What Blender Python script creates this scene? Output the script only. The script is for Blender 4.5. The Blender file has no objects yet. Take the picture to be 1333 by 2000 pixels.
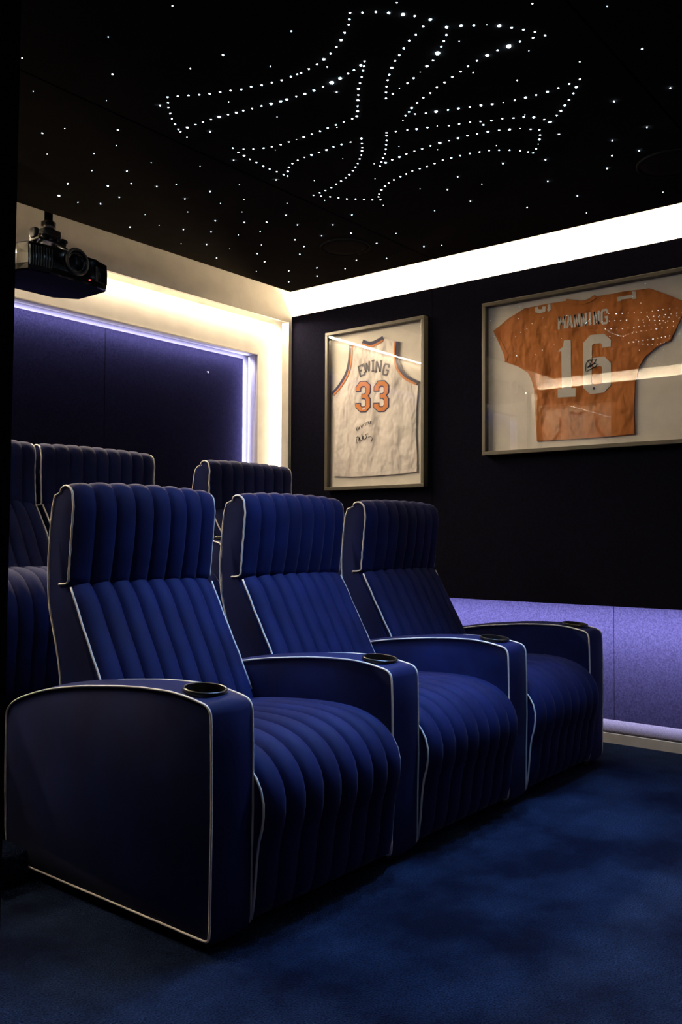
import bpy, bmesh, math, random
from mathutils import Vector, Matrix
random.seed(7)
SC = bpy.context.scene
COL = SC.collection

# ------------------------------------------------------------------ camera, world, exposure
cd = bpy.data.cameras.new('camera'); cam = bpy.data.objects.new('camera', cd); COL.objects.link(cam)
YAW, PITCH, ROLL, FPX = 0.67402, 0.0294037, 0.0043975, 1727.4
cd.sensor_fit = 'VERTICAL'; cd.sensor_height = 36; cd.sensor_width = 24
cd.lens = FPX * 36 / 2000
cd.clip_start = 0.02
_F = Vector((math.cos(YAW)*math.cos(PITCH), math.sin(YAW)*math.cos(PITCH), math.sin(PITCH)))
_R = Vector((math.sin(YAW), -math.cos(YAW), 0)); _U = _R.cross(_F)
_r = math.cos(ROLL)*_R + math.sin(ROLL)*_U; _u = math.cos(ROLL)*_U - math.sin(ROLL)*_R
cam.matrix_world = Matrix(((_r.x, _u.x, -_F.x, 0), (_r.y, _u.y, -_F.y, 0), (_r.z, _u.z, -_F.z, 1.05), (0, 0, 0, 1)))
SC.camera = cam
w = bpy.data.worlds.new('world'); SC.world = w; w.use_nodes = True
w.node_tree.nodes['Background'].inputs[0].default_value = (0.36, 0.36, 0.50, 1)
w.node_tree.nodes['Background'].inputs[1].default_value = 0.09
vs = SC.view_settings
vs.view_transform = 'Standard'; vs.look = 'None'; vs.gamma = 1; vs.use_curve_mapping = False; vs.exposure = 0.0
SC.cycles.use_adaptive_sampling = False
SC.cycles.max_bounces = 8; SC.cycles.diffuse_bounces = 4; SC.cycles.transparent_max_bounces = 12
SC.cycles.sample_clamp_indirect = 80.0
SC.cycles.caustics_reflective = False; SC.cycles.caustics_refractive = False

WARM = (1.0, 0.80, 0.55); BRIGHT_STARS = [(2.174,2.306),(2.22,2.093),(2.239,1.836),(2.235,1.797),(2.07,1.432),(2.304,1.463),(2.292,1.241),(2.407,1.271),(2.411,1.348),(2.622,1.671),(2.944,1.388),(2.842,1.794)]
LAV = (0.60, 0.57, 1.0); STARC = (0.46, 0.68, 1.0)
P_COVE = 125.0; P_BACK = 34.0; P_ROOM = 52.0; P_SIDE = 20.0; P_NICHE = 160.0; STAR_S = 80.0; LAV_S = 6.0; P_STAR = 46.0; P_FIELD = 32.0
def strip_light(name, loc, axis, length, width, aim, power, color, spread=180):
    """a long LED profile: an area light hidden in its cove, long axis along `axis`, shining towards `aim`"""
    ld = bpy.data.lights.new(name, 'AREA'); ld.shape = 'RECTANGLE'; ld.size = length; ld.size_y = width
    ld.energy = power; ld.color = color; ld.spread = math.radians(spread)
    o = bpy.data.objects.new(name, ld); COL.objects.link(o)
    x = Vector(axis).normalized(); z = -Vector(aim).normalized(); y = z.cross(x)
    o.matrix_world = Matrix(((x.x, y.x, z.x, loc[0]), (x.y, y.y, z.y, loc[1]), (x.z, y.z, z.z, loc[2]), (0, 0, 0, 1)))
    return o
strip_light('cove_light_right', (4.535, 0.75, 2.50), (0, 1, 0), 6.5, 0.03, (0.25, 0, 1), P_COVE, WARM)
strip_light('cove_light_left', (0.56, 2.55, 2.50), (0, 1, 0), 2.95, 0.03, (-0.25, 0, 1), P_COVE*0.68, WARM)
strip_light('cove_light_left_front', (0.56, -2.15, 2.50), (0, 1, 0), 1.0, 0.03, (-0.25, 0, 1), P_COVE*0.22, WARM)
strip_light('bulkhead_light', (2.55, 4.10, 2.522), (1, 0, 0), 3.7, 0.012, (0, -0.6, -1), P_BACK, WARM)
strip_light('bulkhead_room_fill', (2.55, 4.06, 2.514), (1, 0, 0), 3.7, 0.010, (0, -1, -.75), P_ROOM, WARM, 110)  # unseen second strip, added to brighten the jersey frames and seat rims
strip_light('corner_light', (4.50, 4.10, 1.5), (0, 0, 1), 1.9, 0.012, (-1, -0.3, 0), P_SIDE, WARM)
strip_light('corner_light_far', (0.60, 4.10, 1.5), (0, 0, 1), 1.9, 0.012, (1, -0.3, 0), P_SIDE, WARM)
strip_light('field_light_top', (2.55, 4.134, 2.262), (1, 0, 0), 3.3, 0.006, (0, .95, -1), P_FIELD, LAV, 132)
strip_light('field_light_right', (4.238, 4.134, 1.35), (0, 0, 1), 1.75, 0.006, (-1, .95, 0), P_FIELD*.55, LAV, 132)
strip_light('niche_light', (4.50, 0.8, 0.74), (0, 1, 0), 6.4, 0.02, (0.95, 0, -1), P_NICHE, LAV, 100)

def spot(name, loc, target, power, color, angle, blend, radius):
    ld = bpy.data.lights.new(name, 'SPOT'); ld.energy = power; ld.color = color; ld.spot_size = math.radians(angle); ld.spot_blend = blend; ld.shadow_soft_size = radius
    o = bpy.data.objects.new(name, ld); COL.objects.link(o); o.location = loc
    o.rotation_euler = (Vector(target)-Vector(loc)).to_track_quat('-Z', 'Y').to_euler()
    return o
# spots added at the brightest emblem stars, tilted and weighted to light the seats
for i, (x, y) in enumerate(BRIGHT_STARS):
    spot('emblem_star_beam', (x, y, 2.548), (x-(.32 if x > 2.6 else .1), y+.06, 0), P_STAR*(2.2 if x > 2.6 else .18), (.32, .56, 1.0), 82, 1.0, .012)

# ------------------------------------------------------------------ materials
def nt(name):
    m = bpy.data.materials.new(name); m.use_nodes = True
    n = m.node_tree; b = n.nodes['Principled BSDF']
    return m, n, b
def setc(b, **k):
    for key, v in k.items():
        b.inputs[key.replace('_', ' ')].default_value = v
def add_noise_colour(n, b, c1, c2, scale, detail=4, vec=None, lo=.35, hi=.65):
    tc = n.nodes.new('ShaderNodeTexCoord'); no = n.nodes.new('ShaderNodeTexNoise'); r = n.nodes.new('ShaderNodeValToRGB')
    no.inputs['Scale'].default_value = scale; no.inputs['Detail'].default_value = detail
    mp = n.nodes.new('ShaderNodeMapping')
    if vec: mp.inputs['Scale'].default_value = vec
    n.links.new(tc.outputs['Object'], mp.inputs[0]); n.links.new(mp.outputs[0], no.inputs['Vector'])
    r.color_ramp.elements[0].position = lo; r.color_ramp.elements[1].position = hi
    r.color_ramp.elements[0].color = (*c1, 1); r.color_ramp.elements[1].color = (*c2, 1)
    n.links.new(no.outputs['Fac'], r.inputs[0]); n.links.new(r.outputs[0], b.inputs['Base Color'])
    return no, r, mp
def add_bump(n, b, scale, strength, dist, detail=3, vec=None):
    tc = n.nodes.new('ShaderNodeTexCoord'); no = n.nodes.new('ShaderNodeTexNoise'); bp = n.nodes.new('ShaderNodeBump')
    mp = n.nodes.new('ShaderNodeMapping')
    if vec: mp.inputs['Scale'].default_value = vec
    n.links.new(tc.outputs['Object'], mp.inputs[0]); n.links.new(mp.outputs[0], no.inputs['Vector'])
    no.inputs['Scale'].default_value = scale; no.inputs['Detail'].default_value = detail
    bp.inputs['Strength'].default_value = strength; bp.inputs['Distance'].default_value = dist
    n.links.new(no.outputs['Fac'], bp.inputs['Height']); n.links.new(bp.outputs[0], b.inputs['Normal'])
    return bp
def simple(name, col, rough=.6, metal=0, **k):
    m, n, b = nt(name)
    setc(b, Base_Color=(*col, 1), Roughness=rough, Metallic=metal, **k)
    add_noise_colour(n, b, tuple(c*.94 for c in col), tuple(min(1, c*1.05) for c in col), 9)
    return m
def velvet():
    m, n, b = nt('navy_velvet')
    setc(b, Roughness=.75, Sheen_Weight=.09, Sheen_Roughness=.3, Sheen_Tint=(.30, .30, .38, 1), Specular_IOR_Level=.15)
    add_noise_colour(n, b, (.0020, .0052, .044), (.0036, .0092, .072), 5, 3)
    add_bump(n, b, 260, .12, .002)
    return m
def wallfabric(name, c1, c2):
    m, n, b = nt(name)
    setc(b, Roughness=.9, Sheen_Weight=.012, Sheen_Roughness=.5, Sheen_Tint=(.4, .4, .7, 1), Specular_IOR_Level=0)
    add_noise_colour(n, b, c1, c2, 120, 6)
    add_bump(n, b, 420, .35, .002)
    return m
def carpet(name, c1, c2, big=True):
    m, n, b = nt(name)
    setc(b, Roughness=.95, Sheen_Weight=.25, Sheen_Roughness=.5, Sheen_Tint=(*[min(1, c*6) for c in c2], 1), Specular_IOR_Level=.05)
    no, r, mp = add_noise_colour(n, b, tuple(c*.35 for c in c1), tuple(c*1.6 for c in c2), 190, 3, lo=.3, hi=.72)
    if big:   # brushed patches where the pile leans another way
        tc = n.nodes.new('ShaderNodeTexCoord'); n2 = n.nodes.new('ShaderNodeTexNoise'); r2 = n.nodes.new('ShaderNodeValToRGB'); mx = n.nodes.new('ShaderNodeMixRGB')
        n2.inputs['Scale'].default_value = 2.6; n2.inputs['Detail'].default_value = 5; n2.inputs['Roughness'].default_value = .62
        n.links.new(tc.outputs['Object'], n2.inputs['Vector'])
        r2.color_ramp.elements[0].position = .38; r2.color_ramp.elements[1].position = .66
        r2.color_ramp.elements[0].color = (.42, .42, .5, 1); r2.color_ramp.elements[1].color = (2.8, 3.0, 2.5, 1)
        mx.blend_type = 'MULTIPLY'; mx.inputs[0].default_value = 1
        n.links.new(n2.outputs['Fac'], r2.inputs[0]); n.links.new(r.outputs[0], mx.inputs[1]); n.links.new(r2.outputs[0], mx.inputs[2])
        n.links.new(mx.outputs[0], b.inputs['Base Color'])
    add_bump(n, b, 230, 1.0, .012, 4)
    return m
def emit(name, col, s):
    m, n, b = nt(name)
    n.nodes.remove(b); e = n.nodes.new('ShaderNodeEmission')
    e.inputs[0].default_value = (*col, 1); e.inputs[1].default_value = s
    n.links.new(e.outputs[0], n.nodes['Material Output'].inputs[0])
    return m
def pane_glass():
    m, n, b = nt('picture_glass'); n.nodes.remove(b)
    ge = n.nodes.new('ShaderNodeNewGeometry'); dt = n.nodes.new('ShaderNodeVectorMath'); dt.operation = 'DOT_PRODUCT'
    n.links.new(ge.outputs['Incoming'], dt.inputs[0]); n.links.new(ge.outputs['Normal'], dt.inputs[1])
    def mth(op, a_, b_):                                            # Schlick reflectance of both faces of a thin pane
        q = n.nodes.new('ShaderNodeMath'); q.operation = op
        for i, v in enumerate((a_, b_)):
            if v is None: continue
            if isinstance(v, (int, float)): q.inputs[i].default_value = v
            else: n.links.new(v, q.inputs[i])
        return q.outputs[0]
    f5 = mth('POWER', mth('SUBTRACT', 1.0, mth('ABSOLUTE', dt.outputs['Value'], None)), 5.0)
    fr = mth('ADD', mth('MULTIPLY', f5, .92), .08)
    t = n.nodes.new('ShaderNodeBsdfTransparent'); g = n.nodes.new('ShaderNodeBsdfGlossy'); g.inputs['Roughness'].default_value = 0.0
    mx = n.nodes.new('ShaderNodeMixShader')
    n.links.new(fr, mx.inputs[0]); n.links.new(t.outputs[0], mx.inputs[1]); n.links.new(g.outputs[0], mx.inputs[2])
    n.links.new(mx.outputs[0], n.nodes['Material Output'].inputs[0])
    return m
M = dict(
    velvet=velvet(),
    piping=simple('white_piping', (.62, .60, .58), .5),
    wall=wallfabric('navy_wall_fabric', (.0046, .0044, .0088), (.0080, .0076, .0145)),
    niche=wallfabric('blue_niche_fabric', (.013, .0122, .024), (.022, .021, .040)),
    carpet=carpet('navy_carpet', (.0035, .0062, .022), (.0055, .0105, .032)),
    pale_carpet=carpet('pale_carpet', (.13, .125, .13), (.10, .097, .105), False),
    ceiling=simple('black_ceiling_fabric', (.0260, .0220, .0170), .95, Specular_IOR_Level=.0),
    groove=simple('black_groove', (.002, .002, .002), .9, Specular_IOR_Level=0),
    white=simple('white_paint', (.66, .64, .60), .6),
    kerb=simple('kerb_white', (.86, .85, .84), .6),
    channel=simple('lavender_channel_paint', (.055, .055, .065), .7),
    lens=simple('lens_black', (.004, .004, .005), .12),
    cream=simple('cream_paint', (.45, .425, .375), .6),
    speaker=simple('speaker_grille_black', (.040, .0330, .0250), .9, Specular_IOR_Level=0),
    frame=simple('champagne_frame', (.085, .075, .054), .45, .2),
    board=simple('ivory_board', (.74, .70, .62), .8),
    glass=pane_glass(),
    black=simple('black_plastic', (.008, .008, .009), .5),
    gloss=simple('gloss_black', (.004, .004, .0045), .07),
    metal=simple('dark_chrome', (.030, .028, .026), .25, .6),
    cupring=simple('cup_ring_black', (.02, .02, .022), .3, .5),
    led_red=emit('red_led', (1, .05, .04), 6),
    lav_led=emit('lavender_led', LAV, LAV_S),
    star=emit('star_light', STARC, STAR_S),
    navy=simple('navy_twill', (.018, .018, .075), .7),
    orange=simple('orange_twill', (.62, .20, .035), .7),
    sash=simple('white_twill', (.62, .60, .54), .7),
    greynavy=simple('faded_navy_twill', (.10, .095, .12), .7),
    ink=simple('black_ink', (.01, .01, .012), .4),
    silver=simple('silver_sticker', (.7, .7, .7), .3, .5),
)
def cloth(name, c1, c2):
    m, n, b = nt(name)
    setc(b, Roughness=.75, Sheen_Weight=.2)
    add_noise_colour(n, b, c1, c2, 3.5, 4)
    add_bump(n, b, 5.0, .8, .06, 3, (1.3, .8, 1))
    return m
M['jersey_white'] = cloth('white_jersey_knit', (.66, .60, .56), (.74, .69, .64))
M['jersey_orange'] = cloth('orange_jersey_knit', (.46, .130, .012), (.55, .170, .018))

# ------------------------------------------------------------------ mesh helpers
def obj(name, bm, mat, parent=None, smooth=False):
    me = bpy.data.meshes.new(name)
    if name != 'glass': bmesh.ops.recalc_face_normals(bm, faces=bm.faces[:])
    bm.to_mesh(me); bm.free()
    if smooth:
        for p in me.polygons: p.use_smooth = True
    if mat: me.materials.append(M[mat])
    o = bpy.data.objects.new(name, me); COL.objects.link(o)
    if parent is not None: o.parent = parent
    return o
def empty(name, loc=(0, 0, 0), rz=0):
    o = bpy.data.objects.new(name, None); COL.objects.link(o); o.location = loc; o.rotation_euler = (0, 0, rz)
    o.empty_display_size = .1
    return o
def tag(o, label, cat, group=None):
    o['label'] = label; o['category'] = cat
    if group: o['group'] = group
    return o
def struct(o):
    o['kind'] = 'structure'; return o
def box(bm, x0, x1, y0, y1, z0, z1, bevel=0, seg=2):
    r = bmesh.ops.create_cube(bm, size=1)
    for v in r['verts']:
        v.co = Vector((x0 + (v.co.x+.5)*(x1-x0), y0 + (v.co.y+.5)*(y1-y0), z0 + (v.co.z+.5)*(z1-z0)))
    if bevel:
        es = list({e for v in r['verts'] for e in v.link_edges})
        bmesh.ops.bevel(bm, geom=es, offset=bevel, segments=seg, affect='EDGES', profile=.5)
def catmull(pts, n, closed=False):
    P = [Vector(p) for p in pts]; m = len(P); out = []
    # centripetal-ish resample by arc length
    dense = []
    cnt = m if closed else m-1
    for i in range(cnt):
        if closed: a, b, c, d = P[(i-1) % m], P[i], P[(i+1) % m], P[(i+2) % m]
        else: a, b, c, d = P[max(i-1, 0)], P[i], P[i+1], P[min(i+2, m-1)]
        for k in range(12):
            t = k/12
            dense.append(.5*((2*b)+(c-a)*t+(2*a-5*b+4*c-d)*t*t+(3*b-a-3*c+d)*t**3))
    dense.append(P[0] if closed else P[-1])
    L = [0]
    for i in range(1, len(dense)): L.append(L[-1]+(dense[i]-dense[i-1]).length)
    tot = L[-1]; k = n if closed else n-1; j = 0
    for i in range(n):
        s = tot*i/k
        while j < len(L)-2 and L[j+1] < s: j += 1
        f = (s-L[j])/max(1e-9, L[j+1]-L[j])
        out.append(dense[j].lerp(dense[j+1], min(1, max(0, f))))
    return out
def tube(bm, pts, r, n=7, closed=False):
    """a cord of radius r through 3-D points"""
    P = [Vector(p) for p in pts]; m = len(P); rings = []
    T = []
    for i in range(m):
        a = P[i-1] if (i > 0 or closed) else P[i]
        b = P[(i+1) % m] if (i < m-1 or closed) else P[i]
        T.append((b-a).normalized())
    up = Vector((0, 0, 1)) if abs(T[0].z) < .9 else Vector((1, 0, 0))
    N = (up - T[0]*up.dot(T[0])).normalized()
    for i in range(m):
        N = (N - T[i]*N.dot(T[i]))
        N = N.normalized() if N.length > 1e-6 else T[i].orthogonal().normalized()
        B = T[i].cross(N)
        rings.append([bm.verts.new(P[i]+r*(math.cos(2*math.pi*k/n)*N+math.sin(2*math.pi*k/n)*B)) for k in range(n)])
    for i in range(m if closed else m-1):
        a, b = rings[i], rings[(i+1) % m]
        for k in range(n): bm.faces.new((a[k], a[(k+1) % n], b[(k+1) % n], b[k]))
    if not closed:
        bm.faces.new(rings[0][::-1]); bm.faces.new(rings[-1])
def lathe(bm, prof, n=32, M4=None):
    rings = []
    for r, z in prof:
        ring = [bm.verts.new((r*math.cos(2*math.pi*k/n), r*math.sin(2*math.pi*k/n), z)) for k in range(n)]
        rings.append(ring)
    for a, b in zip(rings, rings[1:]):
        for k in range(n): bm.faces.new((a[k], a[(k+1) % n], b[(k+1) % n], b[k]))
    bm.faces.new(rings[0][::-1]); bm.faces.new(rings[-1])
    if M4 is not None: bmesh.ops.transform(bm, matrix=M4, verts=[v for r in rings for v in r])
def prism_x(bm, loop, stations):
    """closed (y,z) loop carried along x; stations = (x, outward offset)"""
    L = [Vector((0, a, b)) for a, b in loop]; m = len(L)
    area = sum(L[i].y*L[(i+1) % m].z-L[(i+1) % m].y*L[i].z for i in range(m)); s = 1 if area > 0 else -1
    N = []
    for i in range(m):
        t = (L[(i+1) % m]-L[i-1]).normalized(); N.append(Vector((0, t.z, -t.y))*s)
    rings = [[bm.verts.new(L[i]+N[i]*d+Vector((x, 0, 0))) for i in range(m)] for x, d in stations]
    for a, b in zip(rings, rings[1:]):
        for k in range(m): bm.faces.new((a[k], a[(k+1) % m], b[(k+1) % m], b[k]))
    bm.faces.new(rings[0][::-1]); bm.faces.new(rings[-1])
def rib_pad(bm, front, back, x0, x1, nrib, bulge, crown, side=1, M_=34, head=False):
    """upholstered pad: channels run along the (y,z) profile `front`, stitched seams between them; `back` closes the profile"""
    F = catmull([(a, b, 0) for a, b in front], M_)
    N = []
    for i in range(M_):
        t = (F[min(i+1, M_-1)]-F[max(i-1, 0)]).normalized(); N.append(Vector((t.y, -t.x, 0))*side)
    xs = []
    per = 10
    for r in range(nrib):
        for k in range(per): xs.append((r + (k/per), k/per))
    xs.append((nrib, 0))
    grid = []
    for xr, s in xs:
        u = xr/nrib; x = x0+(x1-x0)*u
        bul = bulge*max(0, 1-abs(2*s-1)**2.2)**.7 if 0 < s < 1 else 0.0
        cr = crown*(1-abs(2*u-1)**3.0)
        col = []
        for i in range(M_):
            t = i/(M_-1); e = min(1, t/.04, (1-t)/.04) if not head else min(1, t/.22, (1-t)/.06)
            d = (bul*e + cr*math.sin(math.pi*t)**.7)
            q = F[i]+N[i]*d
            col.append(bm.verts.new((x, q.x, q.y)))
        bk = [bm.verts.new((x, a, b)) for a, b in back]
        grid.append(col+bk)
    m = len(grid[0])
    for a, b in zip(grid, grid[1:]):
        for k in range(m): bm.faces.new((a[k], a[(k+1) % m], b[(k+1) % m], b[k]))
    bm.faces.new(grid[0][::-1]); bm.faces.new(grid[-1])
    return [(q.x, q.y) for q in F]
def cord(name, loops, r, parent, closed=False):
    for L in loops:
        bm = bmesh.new(); tube(bm, L, r, 7, closed)
        obj(name, bm, 'piping', parent, True)
def children(o): return [c for c in bpy.data.objects if c.parent == o]
def copy_tree(o, parent=None):
    c = o.copy(); COL.objects.link(c); c.parent = parent
    for ch in children(o): copy_tree(ch, c)
    return c
def plate(bm, pts, d0, d1):
    """flat (u,v) outline between depths d0 and d1: x=u, y=v, z=depth"""
    a = [bm.verts.new((u, v, d0)) for u, v in pts]; b = [bm.verts.new((u, v, d1)) for u, v in pts]; m = len(pts)
    bm.faces.new(a[::-1]); bm.faces.new(b)
    for k in range(m): bm.faces.new((a[k], a[(k+1) % m], b[(k+1) % m], b[k]))
def inset(pts, d):
    """an outline moved inwards by d"""
    m = len(pts); A = sum(pts[i][0]*pts[(i+1) % m][1]-pts[(i+1) % m][0]*pts[i][1] for i in range(m)); sg = 1 if A > 0 else -1
    out = []
    for i in range(m):
        p, a, b = Vector(pts[i]), Vector(pts[i-1]), Vector(pts[(i+1) % m])
        t1, t2 = (p-a).normalized(), (b-p).normalized()
        n1, n2 = Vector((-t1.y, t1.x))*sg, Vector((-t2.y, t2.x))*sg
        n = (n1+n2).normalized(); q = p+n*(d/max(.5, n.dot(n1)))
        out.append((q.x, q.y))
    return out
def ribbon(bm, pts, wd, d0, d1, ext=0):
    """a mitred band of width wd along (u,v) points"""
    P = [Vector((u, v, 0)) for u, v in pts]
    if ext:
        P[0] = P[0]-(P[1]-P[0]).normalized()*ext; P[-1] = P[-1]+(P[-1]-P[-2]).normalized()*ext
    m = len(P); Lf, Rt = [], []
    for i in range(m):
        t1 = (P[i]-P[i-1]).normalized() if i else (P[1]-P[0]).normalized()
        t2 = (P[i+1]-P[i]).normalized() if i < m-1 else t1
        n1 = Vector((-t1.y, t1.x, 0)); n2 = Vector((-t2.y, t2.x, 0)); nn = (n1+n2)
        nn = nn.normalized() if nn.length > 1e-6 else n1
        k = wd/2/max(.8, nn.dot(n1))
        Lf.append(P[i]+nn*k); Rt.append(P[i]-nn*k)
    for i in range(m-1):
        q = [(Lf[i].x, Lf[i].y), (Lf[i+1].x, Lf[i+1].y), (Rt[i+1].x, Rt[i+1].y), (Rt[i].x, Rt[i].y)]
        plate(bm, q, d0, d1)

def catmull_uv(pts): return [(q.x, q.y) for q in catmull([(a, b, 0) for a, b in pts], 24)]

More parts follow.
